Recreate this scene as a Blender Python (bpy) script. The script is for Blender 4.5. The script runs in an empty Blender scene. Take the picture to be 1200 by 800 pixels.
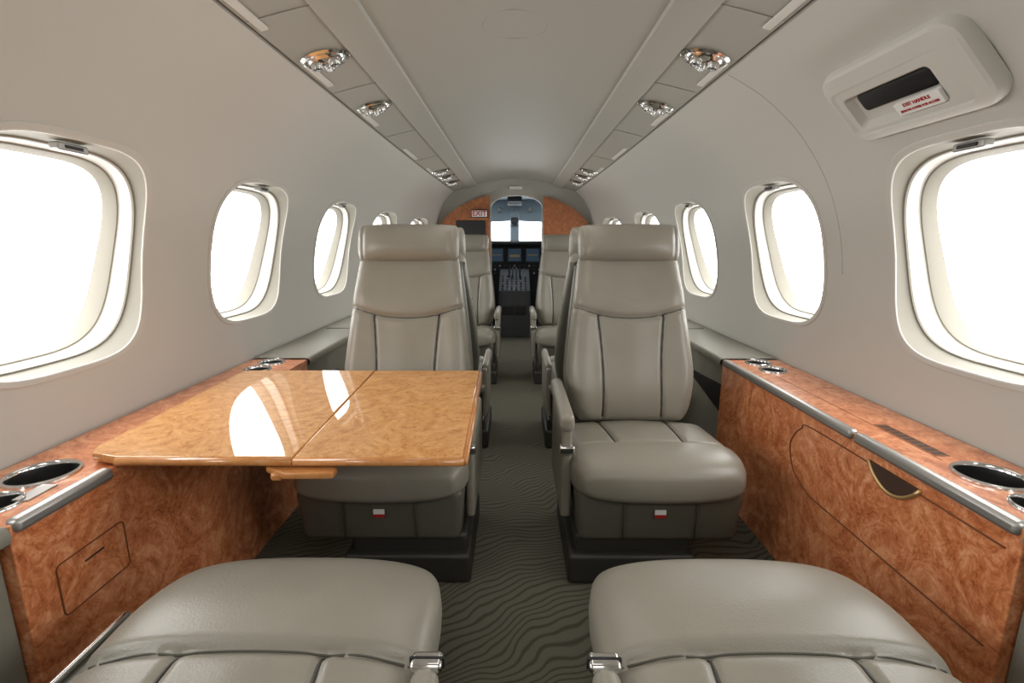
import bpy, bmesh, math
from math import sin, cos, pi, radians, sqrt
from mathutils import Vector, Matrix

scene = bpy.context.scene
try:
    scene.view_settings.view_transform = 'Standard'
    scene.view_settings.look = 'None'
except Exception:
    pass

# ------------------------------------------------------------------ materials
def new_mat(name):
    m = bpy.data.materials.new(name); m.use_nodes = True
    nt = m.node_tree
    return m, nt, nt.nodes["Principled BSDF"]

def plain(name, col, rough=0.5, metal=0.0, coat=0.0, bump=0.0, bscale=200.0, var=0.0):
    m, nt, b = new_mat(name)
    b.inputs["Base Color"].default_value = (*col, 1)
    b.inputs["Roughness"].default_value = rough
    b.inputs["Metallic"].default_value = metal
    b.inputs["Coat Weight"].default_value = coat
    tc = nt.nodes.new("ShaderNodeTexCoord")
    n = nt.nodes.new("ShaderNodeTexNoise")
    n.inputs["Scale"].default_value = bscale; n.inputs["Detail"].default_value = 3
    nt.links.new(tc.outputs["Object"], n.inputs["Vector"])
    if bump:
        bp = nt.nodes.new("ShaderNodeBump"); bp.inputs["Strength"].default_value = bump
        bp.inputs["Distance"].default_value = 0.002
        nt.links.new(n.outputs["Fac"], bp.inputs["Height"])
        nt.links.new(bp.outputs["Normal"], b.inputs["Normal"])
    if var:
        n2 = nt.nodes.new("ShaderNodeTexNoise"); n2.inputs["Scale"].default_value = 6
        nt.links.new(tc.outputs["Object"], n2.inputs["Vector"])
        r = nt.nodes.new("ShaderNodeValToRGB")
        r.color_ramp.elements[0].position = .3; r.color_ramp.elements[1].position = .7
        r.color_ramp.elements[0].color = (*[c*(1-var) for c in col], 1)
        r.color_ramp.elements[1].color = (*[min(1, c*(1+var)) for c in col], 1)
        nt.links.new(n2.outputs["Fac"], r.inputs["Fac"])
        nt.links.new(r.outputs["Color"], b.inputs["Base Color"])
    return m

def emit(name, col, s):
    m, nt, b = new_mat(name)
    b.inputs["Base Color"].default_value = (*col, 1)
    b.inputs["Emission Color"].default_value = (*col, 1)
    b.inputs["Emission Strength"].default_value = s
    return m

def burl(name, c0, c1, c2, scale=9.0, rough=0.3, coat=0.6, spec=.4, lo=.36, hi=.64, fine=.5):
    m, nt, b = new_mat(name)
    tc = nt.nodes.new("ShaderNodeTexCoord")
    n1 = nt.nodes.new("ShaderNodeTexNoise"); n1.inputs["Scale"].default_value = scale
    n1.inputs["Detail"].default_value = 6; n1.inputs["Distortion"].default_value = 4.0
    n1.inputs["Roughness"].default_value = .62
    n2 = nt.nodes.new("ShaderNodeTexNoise"); n2.inputs["Scale"].default_value = scale*3.2
    n2.inputs["Detail"].default_value = 6; n2.inputs["Distortion"].default_value = 5.0
    n2.inputs["Roughness"].default_value = .65
    nt.links.new(tc.outputs["Object"], n1.inputs["Vector"])
    nt.links.new(tc.outputs["Object"], n2.inputs["Vector"])
    mx = nt.nodes.new("ShaderNodeMath"); mx.operation = 'MULTIPLY_ADD'
    mx.inputs[1].default_value = 1-fine
    half = nt.nodes.new("ShaderNodeMath"); half.operation = 'MULTIPLY'; half.inputs[1].default_value = fine
    nt.links.new(n2.outputs["Fac"], half.inputs[0])
    nt.links.new(n1.outputs["Fac"], mx.inputs[0]); nt.links.new(half.outputs[0], mx.inputs[2])
    r = nt.nodes.new("ShaderNodeValToRGB")
    e = r.color_ramp.elements
    e[0].position = lo; e[0].color = (*c0, 1)
    e[1].position = hi; e[1].color = (*c2, 1)
    k = e.new((lo+hi)/2-.02); k.color = (*c1, 1)
    nt.links.new(mx.outputs[0], r.inputs["Fac"])
    nt.links.new(r.outputs["Color"], b.inputs["Base Color"])
    b.inputs["Roughness"].default_value = rough
    b.inputs["Specular IOR Level"].default_value = spec
    b.inputs["Coat Weight"].default_value = coat
    b.inputs["Coat Roughness"].default_value = 0.012
    return m

def carpet_mat():
    m, nt, b = new_mat("carpet_waves")
    tc = nt.nodes.new("ShaderNodeTexCoord")
    mp = nt.nodes.new("ShaderNodeMapping"); mp.inputs["Rotation"].default_value[2] = radians(-22)
    wob = nt.nodes.new("ShaderNodeTexNoise"); wob.inputs["Scale"].default_value = 3.0; wob.inputs["Detail"].default_value = 1
    mixv = nt.nodes.new("ShaderNodeVectorMath"); mixv.operation = 'MULTIPLY_ADD'
    mixv.inputs[1].default_value = (.22, .22, 0)
    w = nt.nodes.new("ShaderNodeTexWave"); w.bands_direction = 'Y'
    w.inputs["Scale"].default_value = 15; w.inputs["Distortion"].default_value = 13
    w.inputs["Detail"].default_value = 1.2; w.inputs["Detail Scale"].default_value = .5
    w.inputs["Detail Roughness"].default_value = .35
    nt.links.new(tc.outputs["Object"], mp.inputs["Vector"])
    nt.links.new(tc.outputs["Object"], wob.inputs["Vector"])
    nt.links.new(wob.outputs["Color"], mixv.inputs[0])
    nt.links.new(mp.outputs["Vector"], mixv.inputs[2])
    nt.links.new(mixv.outputs[0], w.inputs["Vector"])
    n = nt.nodes.new("ShaderNodeTexNoise"); n.inputs["Scale"].default_value = 300
    nt.links.new(tc.outputs["Object"], n.inputs["Vector"])
    r = nt.nodes.new("ShaderNodeValToRGB")
    r.color_ramp.elements[0].position = .0; r.color_ramp.elements[0].color = (.066, .063, .047, 1)
    r.color_ramp.elements[1].position = .42; r.color_ramp.elements[1].color = (.128, .123, .093, 1)
    nt.links.new(w.outputs["Fac"], r.inputs["Fac"])
    mx = nt.nodes.new("ShaderNodeMixRGB"); mx.blend_type = 'MULTIPLY'; mx.inputs[0].default_value = .6
    nt.links.new(r.outputs["Color"], mx.inputs[1]); nt.links.new(n.outputs["Fac"], mx.inputs[2])
    g = nt.nodes.new("ShaderNodeMixRGB"); g.blend_type = 'ADD'; g.inputs[0].default_value = .35
    nt.links.new(mx.outputs[0], g.inputs[1]); nt.links.new(r.outputs["Color"], g.inputs[2])
    nt.links.new(g.outputs[0], b.inputs["Base Color"])
    bp = nt.nodes.new("ShaderNodeBump"); bp.inputs["Strength"].default_value = .3; bp.inputs["Distance"].default_value = .003
    nt.links.new(n.outputs["Fac"], bp.inputs["Height"]); nt.links.new(bp.outputs["Normal"], b.inputs["Normal"])
    b.inputs["Roughness"].default_value = .95
    b.inputs["Specular IOR Level"].default_value = .1
    return m

M_WALL = plain("wall_vinyl", (.60, .588, .545), .55, bump=.15, bscale=300)
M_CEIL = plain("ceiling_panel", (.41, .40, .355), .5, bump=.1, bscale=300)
M_STRIP = plain("service_strip", (.39, .38, .335), .45)
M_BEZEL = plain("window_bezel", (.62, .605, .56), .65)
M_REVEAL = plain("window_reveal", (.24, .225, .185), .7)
M_PANE = emit("bright_pane", (1, 1, 1), 6.8)
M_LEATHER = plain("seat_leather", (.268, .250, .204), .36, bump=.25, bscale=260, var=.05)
M_LEDGE = plain("ledge_leather", (.25, .238, .193), .5, bump=.2, bscale=260)
M_PIPE = plain("dark_piping", (.045, .043, .036), .5)
M_SEAM = plain("seam_thread", (.085, .08, .065), .6)
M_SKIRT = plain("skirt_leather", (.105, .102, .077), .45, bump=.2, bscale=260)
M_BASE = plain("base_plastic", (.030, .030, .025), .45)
M_WOOD = burl("burl_panel", (.38, .095, .030), (.68, .225, .085), (.94, .46, .24), scale=6.6, rough=.3, coat=.7, fine=.42, lo=.35, hi=.65)
M_WOOD2 = burl("burl_bulkhead", (.20, .06, .022), (.34, .115, .042), (.48, .19, .08), scale=8, rough=.35, coat=.4)
M_TABLE = burl("burl_table", (.44, .17, .042), (.64, .305, .10), (.78, .43, .17), scale=8, rough=.5, coat=.8, spec=.1, fine=.46, lo=.36, hi=.64)
M_EDGE = burl("wood_edge", (.46, .18, .05), (.55, .23, .07), (.62, .28, .09), scale=5)
M_CHROME = plain("chrome", (.80, .80, .80), .14, metal=1)
M_PEWTER = plain("pewter", (.42, .41, .39), .38, metal=.7)
M_CUPIN = plain("cup_liner", (.16, .16, .16), .35, metal=.9)
M_BRASS = plain("brass", (.72, .48, .22), .3, metal=.7)
M_BLACK = plain("black", (.012, .012, .013), .5)
M_DARK = plain("dark_slot", (.06, .030, .018), .6)
M_GAP = plain("panel_gap", (.20, .07, .025), .6)
M_WSEAM = plain("wall_seam", (.34, .33, .295), .6)
M_CARPET = carpet_mat()
M_WHITE = plain("white_plastic", (.85, .85, .83), .4)
M_SIGN = plain("sign_face", (.70, .69, .66), .5)
M_RED = plain("red_print", (.42, .02, .02), .5)
M_COCKPIT = plain("cockpit_liner", (.40, .47, .52), .6)
M_DIFF = plain("lamp_diffuser", (.70, .68, .63), .4)
M_LENS = emit("lamp_lens", (.9, .9, .88), .35)
M_SCREEN = emit("screen_glow", (.035, .06, .09), .4)
M_AMBER = emit("amber_marking", (.30, .22, .09), .2)
M_GREY = plain("pedestal_grey", (.045, .049, .054), .6)

# ------------------------------------------------------------------ helpers
COL = scene.collection
def link(o):
    COL.objects.link(o); return o

def obj_from(name, verts, faces, mat, smooth=True, parent=None):
    me = bpy.data.meshes.new(name)
    me.from_pydata([tuple(v) for v in verts], [], faces)
    bm = bmesh.new(); bm.from_mesh(me)
    bmesh.ops.recalc_face_normals(bm, faces=bm.faces)
    bm.to_mesh(me); bm.free()
    me.materials.append(mat)
    for p in me.polygons: p.use_smooth = smooth
    o = link(bpy.data.objects.new(name, me))
    if parent: o.parent = parent
    return o

def smooth_angle(o, ang=40, flat_axes=False):
    me = o.data
    for p in me.polygons:
        nn = p.normal
        p.use_smooth = not (flat_axes and max(abs(nn.x), abs(nn.y), abs(nn.z)) > .9995)
    bm = bmesh.new(); bm.from_mesh(me)
    for e in bm.edges:
        if len(e.link_faces) == 2 and e.calc_face_angle(0) > radians(ang): e.smooth = False
    bm.to_mesh(me); bm.free()

def empty(name, loc=(0, 0, 0), rotz=0, **kw):
    e = link(bpy.data.objects.new(name, None)); e.location = loc; e.rotation_euler = (0, 0, rotz)
    e.empty_display_size = .1
    for k, v in kw.items(): e[k] = v
    return e

def tag(o, **kw):
    for k, v in kw.items(): o[k] = v
    return o

def rbox(name, x0, x1, y0, y1, z0, z1, bev, mat, parent=None, seg=3, taper=None):
    bm = bmesh.new()
    bmesh.ops.create_cube(bm, size=1)
    for v in bm.verts:
        fx, fy, fz = v.co.x+.5, v.co.y+.5, v.co.z+.5
        v.co = Vector((x0+(x1-x0)*fx, y0+(y1-y0)*fy, z0+(z1-z0)*fz))
        if taper and fz < .5:
            cx, cy = (x0+x1)/2, (y0+y1)/2
            v.co.x = cx+(v.co.x-cx)*taper; v.co.y = cy+(v.co.y-cy)*taper
    if bev:
        bmesh.ops.bevel(bm, geom=bm.edges[:], offset=bev, segments=seg, profile=.5, affect='EDGES')
    me = bpy.data.meshes.new(name); bm.to_mesh(me); bm.free()
    me.materials.append(mat)
    o = link(bpy.data.objects.new(name, me))
    smooth_angle(o, 35, True)
    if parent: o.parent = parent
    return o

def prism(name, pts, mapf, d0, d1, mat, parent=None, bev=0.0):
    n = len(pts)
    vs = [mapf(a, b, d0) for a, b in pts]+[mapf(a, b, d1) for a, b in pts]
    fs = [list(range(n)), list(range(n, 2*n))[::-1]]+[[i, (i+1) % n, n+(i+1) % n, n+i] for i in range(n)]
    o = obj_from(name, vs, fs, mat, False, parent)
    if bev:
        bm = bmesh.new(); bm.from_mesh(o.data)
        es = [e for e in bm.edges if e.calc_face_angle(0) > radians(50)]
        bmesh.ops.bevel(bm, geom=es, offset=bev, segments=2, profile=.5, affect='EDGES')
        bm.to_mesh(o.data); bm.free()
    smooth_angle(o, 35, True)
    return o

def sweep(name, pts, r, mat, parent=None, seg=8, closed=False, flat=None):
    pts = [Vector(p) for p in pts]; n = len(pts)
    vs = []; fs = []
    up = None
    for i, p in enumerate(pts):
        if closed: t = pts[(i+1) % n]-pts[i-1]
        else: t = pts[min(i+1, n-1)]-pts[max(i-1, 0)]
        t.normalize()
        if up is None:
            up = Vector((0, 0, 1)) if abs(t.z) < .9 else Vector((1, 0, 0))
        a = up-t*up.dot(t); a.normalize(); up = a
        b = t.cross(a)
        for k in range(seg):
            th = 2*pi*k/seg
            vs.append(p+a*cos(th)*r*(flat or 1)+b*sin(th)*r)
    m = n if closed else n-1
    for i in range(m):
        j = (i+1) % n
        for k in range(seg):
            fs.append([i*seg+k, i*seg+(k+1) % seg, j*seg+(k+1) % seg, j*seg+k])
    if not closed:
        fs.append(list(range(seg))); fs.append(list(range((n-1)*seg, n*seg))[::-1])
    return obj_from(name, vs, fs, mat, True, parent)

def lathe(name, prof, mat, parent=None, seg=32, loc=(0, 0, 0), sx=1, sy=1, rot=None):
    vs = []; fs = []; m = len(prof)
    for k in range(seg):
        th = 2*pi*k/seg
        for r, z in prof: vs.append(Vector((r*cos(th)*sx, r*sin(th)*sy, z)))
    for k in range(seg):
        j = (k+1) % seg
        for i in range(m-1):
            fs.append([k*m+i, k*m+i+1, j*m+i+1, j*m+i])
    if rot is not None: vs = [rot @ v for v in vs]
    vs = [v+Vector(loc) for v in vs]
    me_o = obj_from(name, vs, fs, mat, True, parent)
    bm = bmesh.new(); bm.from_mesh(me_o.data)
    bmesh.ops.remove_doubles(bm, verts=bm.verts, dist=1e-5)
    bmesh.ops.recalc_face_normals(bm, faces=bm.faces)
    bm.to_mesh(me_o.data); bm.free()
    smooth_angle(me_o, 50)
    return me_o

def rrect(w, h, r, seg=6):
    pts = []
    for cx, cy, a0 in ((w/2-r, h/2-r, 0), (-w/2+r, h/2-r, 90), (-w/2+r, -h/2+r, 180), (w/2-r, -h/2+r, 270)):
        for i in range(seg+1):
            a = radians(a0+90*i/seg); pts.append((cx+r*cos(a), cy+r*sin(a)))
    return pts

def boolean_diff(o, cutters):
    for c in cutters:
        md = o.modifiers.new("b", 'BOOLEAN'); md.operation = 'DIFFERENCE'; md.object = c; md.solver = 'EXACT'
    bpy.context.view_layer.update()
    dg = bpy.context.evaluated_depsgraph_get()
    me = bpy.data.meshes.new_from_object(o.evaluated_get(dg))
    o.modifiers.clear(); o.data = me
    for c in cutters: bpy.data.objects.remove(c)

def catmull(pts, sub=5):
    out = []
    P = [Vector(p) for p in pts]
    for i in range(len(P)-1):
        p0 = P[max(i-1, 0)]; p1 = P[i]; p2 = P[i+1]; p3 = P[min(i+2, len(P)-1)]
        for k in range(sub):
            t = k/sub
            out.append(.5*((2*p1)+(-p0+p2)*t+(2*p0-5*p1+4*p2-p3)*t*t+(-p0+3*p1-3*p2+p3)*t**3))
    out.append(P[-1]); return out

# ------------------------------------------------------------------ fuselage
H = 1.0   # eye height
PROF = catmull([(1.00, -1.0), (1.04, -.7), (1.068, -.46), (1.082, -.3), (1.078, -.15), (1.055, 0), (1.013, .13), (.953, .24),
                (.870, .345), (.770, .430), (.70, .472), (.64, .503)], 6)
def taper(x, y):
    s = 1 if x >= 0 else -1; x = abs(x)
    if y > 2.7:
        k = .22*min(1.1, (y-2.7)/2.3)**2
        w = max(0, min(1, (x-.5)/.5))
        x = x*(1-k*w)
    return s*x
def wall_x(z):
    for i in range(len(PROF)-1):
        if PROF[i][1] <= z <= PROF[i+1][1]:
            f = (z-PROF[i][1])/(PROF[i+1][1]-PROF[i][1]+1e-9)
            return PROF[i][0]*(1-f)+PROF[i+1][0]*f
    return PROF[-1][0]

Y0, Y1 = -.9, 5.0
YS = [Y0+(Y1-Y0)*i/60 for i in range(61)]
WIN = {-1: [.3, 1.135, 1.97, 2.87, 3.7, 4.5], 1: [.3, 1.115, 1.95, 2.85, 3.65, 4.45]}  # first window per side lies out of view, added to bring in light
WA, WB, WZ = .258, .262, -.038

def superell(a, b, n=48, m=3.7):
    out = []
    for i in range(n):
        t = 2*pi*i/n
        c, s = cos(t), sin(t)
        out.append((a*math.copysign(abs(c)**(2/m), c), b*math.copysign(abs(s)**(2/m), s)))
    return out

def make_wall(side):
    sg = 1 if side == "right" else -1
    vs = []; fs = []
    outer = [(p[0]+.07, p[1]+(.05 if p[1] > .3 else 0)) for p in PROF][::-1]
    loop = [(p[0], p[1]) for p in PROF]+outer
    L = len(loop)
    for y in YS:
        for x, z in loop: vs.append((sg*taper(x, y), y, z+H))
    for j in range(len(YS)-1):
        for i in range(L):
            fs.append([j*L+i, j*L+(i+1) % L, (j+1)*L+(i+1) % L, (j+1)*L+i])
    fs.append(list(range(L))); fs.append(list(range((len(YS)-1)*L, len(YS)*L))[::-1])
    o = obj_from("wall_"+side, vs, fs, M_WALL)
    cut = []
    for y in WIN[sg]:
        pts = superell(WA+.003, WB+.003)
        c = prism("cut", pts, lambda a, b, d, y=y: (sg*d, y+a, WZ+b+H), .6, 1.35, M_WALL)
        cut.append(c)
    boolean_diff(o, cut)
    smooth_angle(o, 16)
    return tag(o, kind="structure", label="warm light grey curved fuselage side wall with oval window openings", category="wall")

make_wall("left"); make_wall("right")

XB, XT = wall_x(-.3), wall_x(.21)
def xlin(z): return XB+(XT-XB)*(z+.3)/.51+.012
def lowk(z): return max(0, min(1, (.22-z)/.52))
def make_window(idx, sg, y):
    e = empty("window_%d" % idx, (sg*taper(1.07, y), y, H+WZ), kind="structure",
              label="rounded cabin window with moulded cream surround and blown-out daylight", category="window")
    # (outline offset, outward depth, blend to inclined plane, extra depth towards the sill)
    rings = [(.014, .001, 0, 0), (.0136, -.0035, 0, 0), (.0125, -.0045, 0, 0), (.002, -.0045, 0, 0), (-.001, -.003, 0, 0), (-.002, .000, 0, 0),
             (-.005, .030, .9, .02), (-.007, .036, 1, .02), (-.011, .037, 1, .02), (-.0125, .042, 1, .02), (-.015, .064, 1, .05),
             (-.017, .067, 1, .05), (-.021, .068, 1, .05), (-.024, .074, 1, .055), (-.031, .104, 1, .09)]
    N = 72
    def build(name, rs, mat):
        vs = []; fs = []
        for d, dx, pl, ex in rs:
            for a, b in superell(WA+d, WB+d, N):
                z = WZ+b; yy = y+a
                xw = wall_x(z)*(1-pl)+xlin(z)*pl
                vs.append(Vector((sg*(taper(xw, yy)+dx+ex*lowk(z)), yy, z+H))-e.location)
        for r in range(len(rs)-1):
            for i in range(N):
                fs.append([r*N+i, r*N+(i+1) % N, (r+1)*N+(i+1) % N, (r+1)*N+i])
        o = obj_from(name, vs, fs, mat, True, e); smooth_angle(o, 25); return o
    build("window_frame", rings[:6], M_BEZEL)
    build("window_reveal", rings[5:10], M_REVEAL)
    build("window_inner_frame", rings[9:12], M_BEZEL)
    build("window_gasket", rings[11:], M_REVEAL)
    pts = superell(WA-.029, WB-.029, N)
    vs = [Vector((sg*(taper(xlin(WZ+b), y+a)+.094+.08*lowk(WZ+b)), y+a, WZ+b+H))-e.location for a, b in pts]
    obj_from("window_pane", vs, [list(range(N))], M_PANE, False, e)
    zt = WZ+WB-.016
    x = taper(wall_x(zt), y)+.018
    o = rbox("shade_handle", sg*x-.012, sg*x+.012, y-.038, y+.038, zt+H-.010, zt+H+.008, .004, M_PEWTER)
    o.data.transform(Matrix.Translation(-e.location)); o.parent = e
    x -= .004
    o2 = rbox("shade_slot", sg*x-.012, sg*x+.009, y-.024, y+.024, zt+H-.005, zt+H+.003, .002, M_BLACK)
    o2.data.transform(Matrix.Translation(-e.location)); o2.parent = e
k = 1
for sg in (-1, 1):
    for y in WIN[sg]:
        make_window(k, sg, y); k += 1

# ceiling
half = [(0, .626), (.12, .620), (.24, .603), (.33, .581), (.372, .567), (.376, .558), (.385, .553), (.42, .545), (.462, .532), (.469, .532),
        (.474, .541), (.55, .525), (.628, .505), (.632, .512), (.638, .512), (.642, .502), (.65, .500)]
prof = [(-x, z) for x, z in half[::-1]]+half[1:]
def extr_profile(name, prof, mats, matf, y0, y1, n=50):
    vs = []; fs = []; L = len(prof)
    for j in range(n+1):
        y = y0+(y1-y0)*j/n
        for x, z in prof: vs.append((taper(x, y), y, z+H))
    for j in range(n):
        for i in range(L-1): fs.append([j*L+i, j*L+i+1, (j+1)*L+i+1, (j+1)*L+i])
    me = bpy.data.meshes.new(name); me.from_pydata(vs, [], fs)
    for m in mats: me.materials.append(m)
    for p in me.polygons: p.material_index = matf(p.index % (L-1))
    o = link(bpy.data.objects.new(name, me)); smooth_angle(o, 30); return o
L = len(half)
def cm(i):
    j = i-(L-1) if i >= L-1 else (L-2-i)
    return 1 if 10 <= j <= 11 else (2 if 12 <= j <= 14 else 0)
c = extr_profile("ceiling", prof, [M_CEIL, M_STRIP, M_WSEAM], cm, Y0, Y1)
tag(c, kind="structure", label="light grey cabin ceiling with long raised ribs and service strips", category="ceiling")

f = rbox("floor", -1.02, 1.02, Y0, 7.2, -.06, 0, 0, M_CARPET)
tag(f, kind="structure", label="dark olive carpet with wavy line pattern", category="floor")
b = rbox("wall_back", -1.15, 1.15, Y0-.05, Y0, 0, 1.7, 0, M_WALL)
tag(b, kind="structure", label="plain aft cabin wall", category="wall")

def wall_curve(sg, y, z0, z1, dx=.0):
    return [(sg*(taper(x, y)-dx), y, z+H) for x, z in [(p[0], p[1]) for p in PROF] if z0 <= z <= z1]
tn = 1
def trim(o, label, cat="trim"):
    global tn
    o.name = "trim_%d" % tn; tn += 1
    tag(o, kind="structure", label=label, category=cat); return o
trim(sweep("t", wall_curve(1, 1.60, -.10, .50), .0009, M_WSEAM), "thin panel joint running up the curved side wall")
ring = [(.095*cos(2*pi*i/40), 1.57+.095*sin(2*pi*i/40), H+.6255-.42*(.095*cos(2*pi*i/40))**2) for i in range(40)]
trim(sweep("t", ring, .0011, M_WSEAM, closed=True), "faint round access cover outline in the ceiling")
def stripz(x): return .541-(abs(x)-.474)*(.036/.154)
for sg in (-1, 1):
    for y in (1.25, 1.80, 2.5, 3.2, 4.2):
        pts = [(sg*(.476+i*.15/6), y, H+stripz(.476+i*.15/6)-.0002) for i in range(7)]
        trim(sweep("t", pts, .0012, M_WSEAM), "thin joint between ceiling service panels")
    for y, hl in ((1.02, .20), (1.55, .10), (2.1, .10), (2.9, .17), (3.6, .17)):
        o = rbox("light_bar", -.011, .011, -hl, hl, -.004, .004, .0038, M_DIFF)
        o.location = (sg*.608, y+.08, H+stripz(.608)-.0005); o.rotation_euler = (0, sg*radians(13.2), 0)
        tag(o, label="slim frosted white light bar set in the ceiling strip", category="ceiling light", group="light bars along the ceiling strips")

# bulkhead
def XZ(yoff): return lambda a, b, d: (a, yoff+d, b+H)
DX0, DX1, DZ = -.235, .275, .465
outl = [(taper(p[0], 5.0)+.03, p[1]) for p in PROF]+[(x, z) for x, z in half[::-1][3:]]
def door_arch():
    cx = (DX0+DX1)/2; w = (DX1-DX0)/2; pts = []
    for i in range(17):
        a = pi*i/16; pts.append((cx+w*cos(a), DZ-.11+.11*sin(a)))
    return pts
poly = [(DX1, -1.0)]+[(max(x, DX1+.01), z) if z < 0 else (x, z) for x, z in outl]+[(-x, z) for x, z in outl[::-1]]+[(DX0, -1.0)]+door_arch()[::-1]
o = prism("wall_front", poly, XZ(5.0), 0, .06, M_CEIL)
tag(o, kind="structure", label="pale bulkhead with arched opening to the flight deck", category="wall")

def wood_side(sg, dx):
    a = []
    for i in range(25):
        t = pi/2*i/24
        x, z = .795*cos(t), .0+.485*sin(t)
        if x > dx+.01: a.append((sg*x, z))
    return [(sg*dx, -1.0), (sg*.72, -1.0), (sg*.77, -.4)]+a+[(sg*dx, a[-1][1])]
e = empty("bulkhead_cabinet", (.5, 4.95, 0), label="burl wood bulkhead panel with curved top beside the cockpit doorway", category="cabinet", group="bulkhead panels")
o = prism("wood_panel", wood_side(1, .285), XZ(4.93), 0, .065, M_WOOD2); o.data.transform(Matrix.Translation((-.5, -4.95, 0))); o.parent = e
e = empty("bulkhead_cabinet.001", (-.5, 4.95, 0), label="burl wood bulkhead panel with exit sign and dark galley niche", category="cabinet", group="bulkhead panels")
o = prism("wood_panel", wood_side(-1, .245), XZ(4.93), 0, .065, M_WOOD2); o.data.transform(Matrix.Translation((.5, -4.95, 0))); o.parent = e
o = rbox("galley_niche", -.58, -.29, 4.915, 4.93, H+.03, H+.22, .004, M_BLACK); o.data.transform(Matrix.Translation((.5, -4.95, 0))); o.parent = e
for zz in (-.12, -.45):
    o = rbox("galley_door", -.68, -.27, 4.92, 4.93, H+zz-.28, H+zz+.03, .004, M_WOOD2); o.data.transform(Matrix.Translation((.5, -4.95, 0))); o.parent = e

def text_mesh(name, body, size, mat, loc, rot, parent=None):
    from mathutils import Euler
    cu = bpy.data.curves.new(name, 'FONT'); cu.body = body; cu.size = size; cu.extrude = .0006
    cu.align_x = 'CENTER'; cu.align_y = 'CENTER'; cu.offset = size*.015
    t = bpy.data.objects.new(name, cu); COL.objects.link(t)
    bpy.context.view_layer.update()
    dg = bpy.context.evaluated_depsgraph_get()
    me = bpy.data.meshes.new_from_object(t.evaluated_get(dg))
    bpy.data.objects.remove(t)
    me.materials.clear(); me.materials.append(mat)
    M = rot if isinstance(rot, Matrix) else Euler(rot).to_matrix().to_4x4()
    me.transform(M); me.transform(Matrix.Translation(loc))
    o = link(bpy.data.objects.new(name, me))
    if parent: o.parent = parent
    return o
s = empty("exit_sign", (-.345, 4.90, H+.285), label="small pale sign with dark red EXIT lettering on the bulkhead", category="sign")
rbox("sign_frame", -.082, .082, -.008, .02, -.038, .038, .004, M_BLACK, s)
rbox("sign_plate", -.075, .075, -.012, .01, -.031, .031, .003, M_SIGN, s)
text_mesh("sign_lettering", "EXIT", .068, M_RED, (0, -.0135, 0), (radians(90), 0, 0), s)
o = rbox("entry_lamp", .0, .13, 4.985, 5.0, H+.525, H+.555, .007, M_DIFF); o.location.x = -.055
tag(o, label="small oval frosted lamp above the cockpit doorway", category="light")

# cockpit
for nm, args in (("wall_cockpit_left", (-.9, -.85, 5.06, 7.1, 0, 1.75)), ("wall_cockpit_right", (.85, .9, 5.06, 7.1, 0, 1.75))):
    o = rbox(nm, *args, 0, M_COCKPIT); tag(o, kind="structure", label="grey cockpit side liner", category="wall")
o = rbox("ceiling_cockpit", -.85, .85, 5.06, 7.1, H+.56, H+.60, 0, M_COCKPIT); tag(o, kind="structure", label="pale blue grey cockpit ceiling", category="ceiling")
e = empty("windshield", (0, 6.6, H), label="pale grey cockpit windshield frame with two bright panes and center post", category="window")
o = prism("windshield_frame", [(-.85, .25), (-.5, .27), (-.02, .29), (.02, .29), (.5, .27), (.85, .25), (.85, .58), (-.85, .58)], lambda a, b, d: (a, d, b), 0, .05, M_COCKPIT, e)
rbox("center_post", -.06, .06, -.06, .04, -.02, .42, .02, M_COCKPIT, e)
rbox("compass", -.05, .05, -.14, -.05, .24, .33, .02, M_GREY, e)
for sg in (-1, 1):
    obj_from("window_pane", [(sg*.04, .045, -.05), (sg*.84, .045, -.05), (sg*.84, .045, .34), (sg*.04, .045, .34)], [[0, 1, 2, 3]], M_PANE, False, e)
    lathe("air_outlet", [(0, 0), (.03, 0), (.034, -.012), (.022, -.02), (0, -.018)], M_PEWTER, e, 20, (sg*.2, -.02, .43), rot=Matrix.Rotation(radians(-90), 3, 'X'))
rbox("overhead_panel", -.09, .09, -.5, -.1, .47, .555, .015, M_GREY, e)
p = empty("instrument_panel", (0, 6.0, H), label="black cockpit instrument panel with dim displays", category="instrument panel")
rbox("glareshield", -.84, .84, -.12, .5, -.03, .03, .025, M_BLACK, p)
rbox("panel_body", -.84, .84, 0, .3, -1.0, 0, .01, M_BLACK, p)
for i, x in enumerate((-.66, -.44, -.22, 0, .22, .44, .66)):
    rbox("display_bezel", x-.095, x+.095, -.010, .004, -.235, -.045, .006, M_GREY, p)
    rbox("display", x-.078, x+.078, -.013, .0, -.215, -.065, .003, M_SCREEN, p)
    rbox("display_horizon", x-.06, x+.06, -.0145, .0, -.145-.02*(i % 2), -.135, .001, M_AMBER, p)
for i in range(13):
    for j in range(3):
        lathe("knob", [(0, -.0), (.012, 0), (.012, .02), (0, .02)], M_PEWTER if (i+j) % 3 == 0 else M_GREY, p, 10, (-.36+i*.06, 0, -.27-j*.045), rot=Matrix.Rotation(radians(90), 3, 'X'))
q = empty("center_pedestal", (0, 5.5, 0), label="dark cockpit center pedestal with throttle levers, screens and switches", category="control pedestal")
prof2 = [(-.35, .0), (-.35, .36), (-.30, .50), (.10, .66), (.34, .70), (.34, 0)]
prism("pedestal_body", prof2, lambda a, b, d: (d, a, b), -.17, .17, M_GREY, q, .008)
M_LEVER = plain("lever_grey", (.16, .16, .16), .5)
for i in range(4):
    x = -.06+.04*i
    sweep("throttle_lever", [(x, -.0, .62), (x, .02, .68), (x, .0, .73)], .008, M_LEVER if i in (1, 2) else M_BLACK, q)
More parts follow.
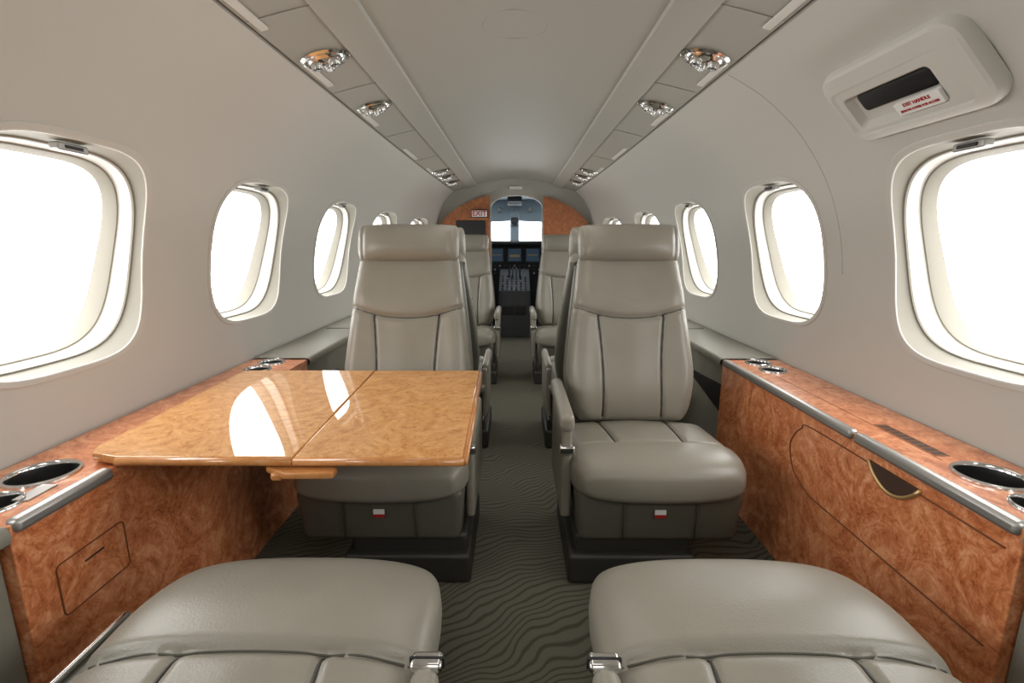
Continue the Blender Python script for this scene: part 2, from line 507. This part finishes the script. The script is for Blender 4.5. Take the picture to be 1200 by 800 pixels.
for i in range(6):
    for j in range(6):
        a = -.285+j*.06; z = .508+(a+.30)*.4
        rbox("switch", -.14+i*.050, -.120+i*.050, a, a+.020, z, z+.010, .003, [M_BLACK, M_LEVER, M_BLACK, M_SCREEN, M_PEWTER, M_LEVER, M_BLACK][(i*3+j*2) % 7], q, 1)
rbox("keypad", -.12, -.01, -.362, -.345, .25, .34, .004, M_BLACK, q)
rbox("keypad", .01, .12, -.362, -.345, .25, .34, .004, M_BLACK, q)

# ------------------------------------------------------------------ side cabinets
def cup(parent, x, y, z, r):
    lathe("cup_rim", [(r*.89, -.004), (r*.90, .004), (r*.95, .0065), (r*1.02, .004), (r*1.03, -.001)], M_CHROME, parent, 40, (x, y, z))
    lathe("cup_liner", [(r*.86, -.056), (r*.885, -.048), (r*.865, -.042), (r*.885, -.035), (r*.865, -.028), (r*.885, -.021), (r*.87, -.014), (r*.885, -.002)], M_CUPIN, parent, 40, (x, y, z))
    lathe("cup_well", [(0, -.056), (r*.885, -.056)], M_BLACK, parent, 40, (x, y, z))

XI, ZL = .84, .54
for sg in (-1, 1):
    lab = "burl wood side cabinet with metal-edged ledge and drink holders"
    e = empty("side_cabinet", (sg*XI, 1.3, 0), label=lab, category="cabinet", group="burl side cabinets")
    T = Matrix.Translation(-e.location)
    def P(o):
        o.data.transform(T); o.parent = e; return o
    def bx(name, x0, x1, *a, **k):
        xs = sorted((sg*x0, sg*x1)); return P(rbox(name, xs[0], xs[1], *a, **k))
    bx("cabinet_panel", XI, XI+.03, .72, 1.9, 0.0, ZL-.02, .003, M_WOOD)
    top = bx("ledge_top", XI-.002, 1.063, .72, 1.9, ZL-.022, ZL, .003, M_WOOD)
    cups = [(.958, .905, .062), (.935, .785, .045), (.955, 1.845, .048), (.955, 1.735, .048)]
    cs = []
    for x, y, r in cups:
        c = lathe("c", [(0, -.06), (r*.9, -.06), (r*.9, .06), (0, .06)], M_DARK, None, 40, (sg*(x-XI), y-1.3, ZL))
        c.location = e.location
        cs.append(c)
    bpy.context.view_layer.update()
    boolean_diff(top, cs); smooth_angle(top, 35, True)
    for x, y, r in cups: cup(e, sg*(x-XI), y-1.3, ZL, r)
    y1 = 1.88 if sg > 0 else .925
    segs = [(.725, 1.12), (1.13, y1)] if sg > 0 else [(.725, y1)]
    for a, b_ in segs:
        bx("metal_rail", XI-.012, XI+.014, a, b_, ZL-.018, ZL+.008, .009, M_PEWTER)
    fx = sg*(XI-.0015)
    if sg > 0:
        raw = [(.745, .49), (1.27, .49), (1.34, .47), (1.38, .42), (1.38, .38), (1.35, .33), (1.28, .30), (1.2, .295), (.745, .295)]
        cp = catmull(raw, 5)
        P(sweep("flap_door_gap", [(fx, p_[0], p_[1]) for p_ in cp], .0018, M_GAP))
        h = [( .92+.15*i/12, .500-.048*sin(pi*i/12)**.8) for i in range(13)]
        P(prism("door_pull", h, lambda a, b, d: (d, a, b), XI-.004, XI+.004, M_DARK))
        P(sweep("door_pull_rim", [(XI-.003, a, b) for a, b in h], .0045, M_BRASS))
        bx("vent_plate", .930, .962, 1.00, 1.19, ZL-.001, ZL+.0008, .0005, M_GAP)
        for i in range(9):
            yy = 1.008+i*.020
            bx("vent_slot", .934, .958, yy, yy+.013, ZL, ZL+.0014, 0, M_DARK)
        bx("ledge_joint", .925, .9265, .98, 1.66, ZL-.001, ZL+.0006, 0, M_GAP)
    else:
        pts = [(fx, .858+a, .367+b) for a, b in rrect(.155, .105, .010)]
        P(sweep("door_gap", pts, .0014, M_GAP, closed=True))
        bx("door_slot", XI-.002, XI+.002, .838, .882, .389, .3925, .0005, M_DARK)
        bx("switch_plate", .885, .915, .80, .86, ZL-.001, ZL+.003, .001, M_PEWTER)
    for (ya, yb), nm in (((-.85, .715), "aft"), ((1.905, 4.9), "fwd")):
        g_ = empty("side_ledge", (sg*XI, (ya+yb)/2, 0), label="greige leather-covered armrest ledge along the cabin side", category="ledge", group="leather side ledges")
        T2 = Matrix.Translation(-g_.location)
        n = 24
        vs = []; fs = []
        sec = [(XI+.02, 0), (XI+.02, ZL-.03), (XI-.005, ZL-.028), (XI-.01, ZL-.015), (XI-.005, ZL), (XI+.01, ZL+.004), (1.06, ZL+.004)]
        for j in range(n+1):
            y = ya+(yb-ya)*j/n
            for x, z in sec: vs.append(Vector((sg*(taper(x, y)), y, z))-g_.location)
        S = len(sec)
        for j in range(n):
            for i in range(S-1): fs.append([j*S+i, j*S+i+1, (j+1)*S+i+1, (j+1)*S+i])
        o = obj_from("ledge_body", vs, fs, M_LEDGE, True, g_); smooth_angle(o, 60)
        if nm == "fwd":
            pk = prism("map_pocket", [(1.93, .425), (2.27, .405), (2.27, .385), (1.93, .315)],
                       lambda a, b, d: (sg*d, a, b), XI+.012, XI+.022, M_BLACK)
            pk.data.transform(T2); pk.parent = g_
            for yy in (2.6, 3.4, 4.2):
                s_ = sweep("ledge_seam", [(sg*taper(XI-.008, yy), yy, ZL+.004), (sg*taper(1.03, yy), yy, ZL+.0055)], .002, M_SEAM)
                s_.data.transform(T2); s_.parent = g_

# ------------------------------------------------------------------ table
t = empty("folding_table", (-.5, 1.28, .563), label="glossy light burl wood folding table with two leaves", category="table")
def leaf(name, pts):
    return prism(name, pts, lambda a, b, d: (a+.5, b-1.28, d), -.016, .002, M_TABLE, t, .003)
yn, yf = .935, 1.635
leaf("table_leaf", [(-.462, yn), (-.489, yf), (-.945, yf), (-.915, yn+.05), (-.895, yn+.018), (-.83, yn)])
leaf("table_leaf", [(-.108, yn), (-.122, yf), (-.486, yf), (-.459, yn)])
def edge(pts): return sweep("edge_band", [(a+.5, b-1.28, -.0085) for a, b in pts], .009, M_EDGE, t, 10)
edge([(-.105, yn), (-.119, yf)]); edge([(-.105, yn), (-.25, yn), (-.459, yn)]); edge([(-.462, yn), (-.6, yn), (-.83, yn)]); edge([(-.12, yf), (-.5, yf), (-.945, yf)])
prism("latch_paddle", [(-.020, -.345), (.03, -.375), (.13, -.372), (.132, -.345), (.05, -.33), (-.018, -.332)], lambda a, b, d: (a, b, d), -.034, -.020, M_EDGE, t, .004)
rbox("latch_hub", .0, .025, -.37, -.335, -.041, -.024, .006, M_EDGE, t)
rbox("table_catch", .372, .392, -.02, .06, -.042, -.016, .005, M_CHROME, t)
rbox("support_rail", -.30, .36, -.12, -.08, -.040, -.016, .004, M_PEWTER, t)
rbox("support_rail", -.30, .36, .16, .20, -.040, -.016, .004, M_PEWTER, t)

# ------------------------------------------------------------------ seats
def sgrid(n):
    out = []
    for i in range(n+1):
        s = -1+2*i/n
        out.append(.45*s+.55*sin(pi/2*s))
    return out
def pillow_data(nu, nv, n, T, shape, detail):
    U, V = sgrid(nu), sgrid(nv)
    vs = []; fi = {}; bi = {}
    for j, v in enumerate(V):
        for i, u in enumerate(U):
            h = max(0, (1-abs(u)**n)*(1-abs(v)**n))**(1/n)
            a, b = shape(u, v)
            edge_ = i in (0, nu) or j in (0, nv)
            fi[i, j] = len(vs); vs.append((a, b, h*T/2+(0 if edge_ else detail(a, b)*min(1, h*1.5))))
            if edge_: bi[i, j] = fi[i, j]
            else: bi[i, j] = len(vs); vs.append((a, b, -h*T/2))
    fs = []
    for j in range(nv):
        for i in range(nu):
            fs.append([fi[i, j], fi[i+1, j], fi[i+1, j+1], fi[i, j+1]])
            fs.append([bi[i, j], bi[i, j+1], bi[i+1, j+1], bi[i+1, j]])
    return vs, fs
def g(d, w): return math.exp(-(d/w)**2)
def corner(v, v0, r):
    a = abs(v)
    if a <= v0: return 0
    return r*(1-sqrt(max(0, 1-((a-v0)/(1-v0))**2)))

def surf_sampler(vs):
    """heights of the front sheet looked up from the real mesh so that piping hugs it"""
    from mathutils.bvhtree import BVHTree
    V = [Vector(v) for v in vs[0]]
    tree = BVHTree.FromPolygons(V, vs[1])
    def f(a, b):
        hit = tree.ray_cast(Vector((a, b, 1)), Vector((0, 0, -1)))
        return hit[0].z if hit[0] is not None else 0
    return f
def smooth_line(pts, it=3):
    """even out sampling jitter along a piping line"""
    pts = [Vector(p) for p in pts]
    for _ in range(it):
        pts = [pts[0]]+[(pts[i-1]+2*pts[i]+pts[i+1])/4 for i in range(1, len(pts)-1)]+[pts[-1]]
    return pts

CL = .235
CZ, CT = .330, .145
def cush_shape(u, v):
    x = u*(.258-(corner(v, .45, .05) if v < 0 else corner(v, .8, .02)))
    y = v*CL+.022
    if v < 0: y -= .020*(1-abs(u)**2.2)*(-v)
    return x, y
def cush_detail_f(seam):
    def ys(x): return seam-.010*(1-(x/.258)**2)
    def f(x, y):
        d = 0
        s = ys(x)
        d -= .013*g(y-s, .010)
        if y < s: d += .007*g(y-(s-.085), .075)
        else:
            d -= .004+.020*max(0, y-s)/.25
            sx = .105+.06*(y-s)
            d -= .008*g(abs(x)-sx, .008)
            d += .005*g(x, .06)*min(1, (y-s)/.03)
        return d
    return f, ys
def back_map(a, b, d):
    ang = radians(15)
    return .235+b*sin(ang)-d*cos(ang), .36+b*cos(ang)+d*sin(ang)
BL = .630
def bw(s):
    if s < .3: return .198+.030*sin(s/.3*pi/2)
    return .228-.048*((s-.3)/.7)**1.2
def back_shape(u, v):
    s = (v+1)/2
    return u*(bw(s)-corner(v, .82, .022)), s*BL
def seam_b(x): return .372+1.0*x*x
def seam_x(b): return .106-.008*sin(min(1, max(0, b)/.37)*pi)+.012*(b/.37)
def back_detail(x, b):
    d = 0
    sb = seam_b(x)
    w = bw(min(1, max(0, b/BL)))
    d -= .013*g(b-sb, .008)
    if b < sb:
        d -= .010*g(abs(x)-seam_x(b), .006)
        d += .012*g(b-.12, .11)
        d += .006*g(x, .06)
        d += .020*g(abs(x)-(w-.035), .045)
        d -= .004*g(b-sb+.03, .03)
    else:
        d += .010*g(b-sb-.05, .05)
        d += .008*g(abs(x)-(w-.035), .045)
    return d
BT = .13
def head_shape(u, v):
    return u*(.186-corner(v, .25, .014)), v*.070

CACHE = {}
def cached_mesh(key, name, maker, mat, parent):
    if key in CACHE:
        o = link(bpy.data.objects.new(name, CACHE[key])); o.parent = parent; return o
    vs, fs = maker(); o = obj_from(name, vs, fs, mat, True, parent); CACHE[key] = o.data; return o

CU = {}
BD = pillow_data(96, 110, 4, BT, back_shape, back_detail)
BF = surf_sampler(BD)
def build_seat(name, loc, rotz, arm, recl, label, armtop=.515, armfront=-.13, seam=-.045, armx=(.246, .288), armback=.27):
    e = empty(name, loc, rotz, label=label, category="seat", group="greige leather cabin seats")
    det, ysf = cush_detail_f(seam)
    if seam not in CU:
        D = pillow_data(130, 130, 3.6, CT, cush_shape, det); CU[seam] = (D, surf_sampler(D))
    CD, CF = CU[seam]
    cached_mesh(("c", seam), "seat_cushion", lambda: ([(a, b, CZ+d) for a, b, d in CD[0]], CD[1]), M_LEATHER, e)
    for sx in (-1, 1):
        pts = []
        for i in range(30):
            y = seam-.004+i*(.19-seam)/29
            x = sx*(.105+.06*(y-seam))
            pts.append((x, y, CZ+CF(x, y)+.0006))
        sweep("piping", smooth_line(pts), .0030, M_PIPE, e, 6)
    pts = []
    for i in range(61):
        x = -.240+.480*i/60; y = ysf(x)
        pts.append((x, y, CZ+CF(x, y)+.0004))
    sweep("stitch_seam", smooth_line(pts, 4), .0018, M_SEAM, e, 6)
    tilt = Matrix.Translation((0, .2, .38)) @ Matrix.Rotation(radians(-recl), 4, 'X') @ Matrix.Translation((0, -.2, -.38))
    def bp(x, b, d):
        y, z = back_map(x, b, d); return tilt @ Vector((x, y, z))
    cached_mesh(("b", recl), "backrest", lambda: ([bp(*v) for v in BD[0]], BD[1]), M_LEATHER, e)
    for sx in (-1, 1):
        pts = []
        for i in range(26):
            b = .02+i*(seam_b(.11)-.022)/25; x = sx*seam_x(b)
            pts.append(bp(x, b, BF(x, b)+.001))
        sweep("piping", pts, .0036, M_PIPE, e, 6)
    pts = []
    for i in range(41):
        x = -.208+.416*i/40; b = seam_b(x); pts.append(bp(x, b, BF(x, b)+.0003))
    sweep("stitch_seam", pts, .0022, M_SEAM, e, 6)
    def sh(u, v):
        s = (v+1)/2; return u*(bw(s)+.008), s*(BL-.03)
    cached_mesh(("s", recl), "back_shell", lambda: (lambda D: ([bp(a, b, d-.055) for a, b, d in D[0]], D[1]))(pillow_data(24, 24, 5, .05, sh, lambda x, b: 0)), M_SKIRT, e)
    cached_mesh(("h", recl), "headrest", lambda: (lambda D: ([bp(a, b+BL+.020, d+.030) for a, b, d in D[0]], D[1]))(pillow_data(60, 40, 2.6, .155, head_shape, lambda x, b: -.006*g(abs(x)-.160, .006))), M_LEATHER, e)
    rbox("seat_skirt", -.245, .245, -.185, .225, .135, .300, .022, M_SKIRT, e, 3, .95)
    for x in (-.105, .105):
        sweep("skirt_seam", [(x, -.187, .285), (x, -.186, .22), (x, -.181, .15)], .0022, M_PIPE, e, 6)
    x0, x1 = (-.262, .115) if arm < 0 else (-.115, .262)
    rbox("pedestal", x0, x1, -.185, .20, 0, .095, .012, M_BASE, e, 3)
    rbox("pedestal_neck", x0+.02, x1-.01, -.16, .19, .085, .15, .012, M_BASE, e)
    rbox("floor_latch", -.05, .06, -.188, -.183, .035, .065, .003, M_BLACK, e)
    rbox("latch_bar", -.045, .055, -.191, -.186, .052, .057, .001, M_PEWTER, e)
    rbox("warning_label", -.016, .016, -.190, -.1855, .232, .246, .0005, M_WHITE, e)
    rbox("warning_label_red", -.016, .016, -.1905, -.1855, .222, .232, .0005, M_RED, e)
    xa, xb = armx
    if arm < 0: xa, xb = -xb, -xa
    rbox("arm_panel", xa+.006, xb-.004, armfront+.01, .24, .18, armtop-.02, .010, M_LEATHER, e)
    rbox("armrest", xa, xb, armfront-.01, armback, armtop-.055, armtop, .018, M_LEATHER, e, 4)
    if armtop > .45:
        rbox("arm_latch", xa-.002, xb+.002, armfront-.004, armfront+.02, .39, .416, .006, M_CHROME, e)
    elif armtop < .41:
        zl = armtop
        rbox("arm_latch", xa-.003, xb+.003, armfront-.03, armfront+.0, zl-.014, zl+.002, .006, M_CHROME, e)
        rbox("arm_latch_bar", xa-.005, xb+.005, armfront-.018, armfront-.013, zl-.016, zl+.0035, .002, M_BLACK, e)
    return e

LAB = "greige leather cabin seat with dark piping"
build_seat("cabin_seat", (.422, 1.46, 0), 0, -1, 0, "greige leather cabin seat with raised armrest beside burl cabinet")
build_seat("cabin_seat.001", (-.392, 1.46, 0), 0, 1, 0, "greige leather cabin seat tucked behind the folding table", .470, -.13, -.045, (.240, .276), .16)
build_seat("cabin_seat.002", (.415, 2.45, 0), pi, 1, 0, LAB+", facing the cockpit", .44, -.13, -.045, (.235, .268), .22)
build_seat("cabin_seat.003", (-.392, 2.45, 0), pi, -1, 0, LAB+", facing the cockpit", .44, -.13, -.045, (.235, .268), .22)
build_seat("cabin_seat.004", (.405, 3.55, 0), 0, -1, 0, LAB+" and pillow headrest")
build_seat("cabin_seat.005", (-.392, 3.55, 0), 0, 1, 0, LAB+" and pillow headrest")
build_seat("cabin_seat.006", (.400, .648, .004), pi, 1, 36, "reclined greige leather cabin seat with lowered armrest and chrome latch", .398, .060, .034, (.240, .280)).scale = (1.03, 1, 1)
n2 = build_seat("cabin_seat.007", (-.396, .648, .004), pi, -1, 36, "reclined greige leather cabin seat with lowered armrest and chrome latch", .398, .060, .034, (.240, .280))
n2.scale = (1.03, 1, 1)
rbox("side_rail", .272, .282, -.09, .12, .352, .364, .004, M_CHROME, n2)
rbox("side_rail_base", .250, .286, -.10, .14, .30, .352, .008, M_SKIRT, n2)

# ------------------------------------------------------------------ reading lights
for sg in (-1, 1):
    for y in (1.53, 2.03, 3.75, 4.05, 4.4):
        e = empty("reading_light", (sg*.548, y, H+stripz(.548)), label="oval chrome reading light with swivelling nozzles set in ceiling strip", category="light", group="chrome reading lights")
        e.rotation_euler = (0, sg*radians(13.2), 0)
        lathe("trim_ring", [(.056, .004), (.060, -.003), (.054, -.008), (.047, -.006), (.044, .002)], M_CHROME, e, 40, sx=1.18, sy=1.0)
        lathe("lamp_bowl", [(.046, -.003), (.040, -.012), (.028, -.017), (.0, -.018)], M_CHROME, e, 40, sx=1.18, sy=1.0)
        for i, (nx, ny) in enumerate(((-.026, -.010), (.026, -.010), (0, .014))):
            lathe("nozzle", [(.017, -.010), (.018, -.022), (.015, -.029), (.011, -.029), (.010, -.020), (0, -.019)], M_CHROME, e, 20, (nx, ny, 0))
            lathe("lens", [(.0, -.024), (.0095, -.024)], M_LENS if i == 2 else M_BLACK, e, 16, (nx, ny, 0))

# ------------------------------------------------------------------ exit handle cover
n_in = Vector((-.73, 0, -.685)).normalized()
ax_y = Vector((0, 1, 0)); ax_t = Vector((-.685, 0, .73)).normalized()
ctr = Vector((.870, 1.165, H+.352))
e = empty("emergency_exit_cover", tuple(ctr), label="beige moulded emergency handle cover with dark recess and red-lettered placard", category="exit handle cover")
def EM(a, b, d): return ax_y*a+ax_t*b+n_in*d
def shell(name, rs, mat, cap=False, ang=40):
    N = None; vs = []; fs = []
    for w, h, r, d, oa, ob in rs:
        pts = rrect(w, h, r, 6); N = len(pts)
        for a, b in pts: vs.append(EM(a+oa, b+ob, d))
    for k_ in range(len(rs)-1):
        for i in range(N): fs.append([k_*N+i, k_*N+(i+1) % N, (k_+1)*N+(i+1) % N, (k_+1)*N+i])
    if cap: fs.append(list(range((len(rs)-1)*N, len(rs)*N)))
    o = obj_from(name, vs, fs, mat, True, e); smooth_angle(o, ang); return o
shell("cover_body", [(.396, .204, .045, .007, 0, 0), (.394, .202, .045, .024, 0, 0), (.386, .194, .043, .034, 0, 0), (.372, .180, .040, .038, 0, 0),
                     (.335, .134, .022, .039, .012, -.012), (.327, .126, .018, .033, .012, -.012), (.265, .098, .016, .032, .032, -.018), (.257, .092, .014, .030, .032, -.018), (.245, .080, .012, .010, .032, -.014)], M_BEZEL, True, 25)
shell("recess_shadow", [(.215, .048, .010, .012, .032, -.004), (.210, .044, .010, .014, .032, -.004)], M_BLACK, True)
o = shell("placard", [(.122, .034, .003, .028, -.03, -.043), (.120, .032, .003, .035, -.03, -.043)], M_WHITE, True)
R = Matrix((( -ax_y.x, ax_t.x, n_in.x), (-ax_y.y, ax_t.y, n_in.y), (-ax_y.z, ax_t.z, n_in.z))).to_4x4()
text_mesh("placard_lettering", "EXIT HANDLE", .0115, M_RED, EM(-.03, -.036, .0355), R, e)
text_mesh("placard_lettering_small", "REMOVE COVER FOR ACCESS", .0076, M_RED, EM(-.03, -.050, .0355), R, e)

# ------------------------------------------------------------------ lights, world, camera
w = bpy.data.worlds.new("world"); scene.world = w; w.use_nodes = True
w.node_tree.nodes["Background"].inputs[0].default_value = (.95, .98, 1, 1)
w.node_tree.nodes["Background"].inputs[1].default_value = .6
def area(name, loc, rot, sx, sy, p, col=(1, .97, .92)):
    l = bpy.data.lights.new(name, 'AREA'); l.shape = 'RECTANGLE'; l.size = sx; l.size_y = sy; l.energy = p; l.color = col
    o = link(bpy.data.objects.new(name, l)); o.location = loc; o.rotation_euler = rot; return o
area("cabin_fill", (0, -.3, H+.5), (0, 0, 0), .5, .8, 5)  # added fill light behind the camera, no fixture there
area("cabin_fill.001", (0, 1.6, H+.57), (0, 0, 0), .5, 1.4, 3)  # second added fill, a soft wash over the aisle without a fixture
area("cockpit_area", (0, 5.8, H+.5), (0, 0, 0), .6, .6, 4, (.9, .97, 1))  # bare area light below the cockpit ceiling, no fixture modelled

cam = bpy.data.cameras.new("camera"); cam.sensor_width = 36; cam.lens = 567*36/1200; cam.clip_start = .02
co = link(bpy.data.objects.new("camera", cam)); co.location = (0, 0, H)
co.rotation_euler = (radians(90-11.47), 0, radians(.3))
scene.camera = co
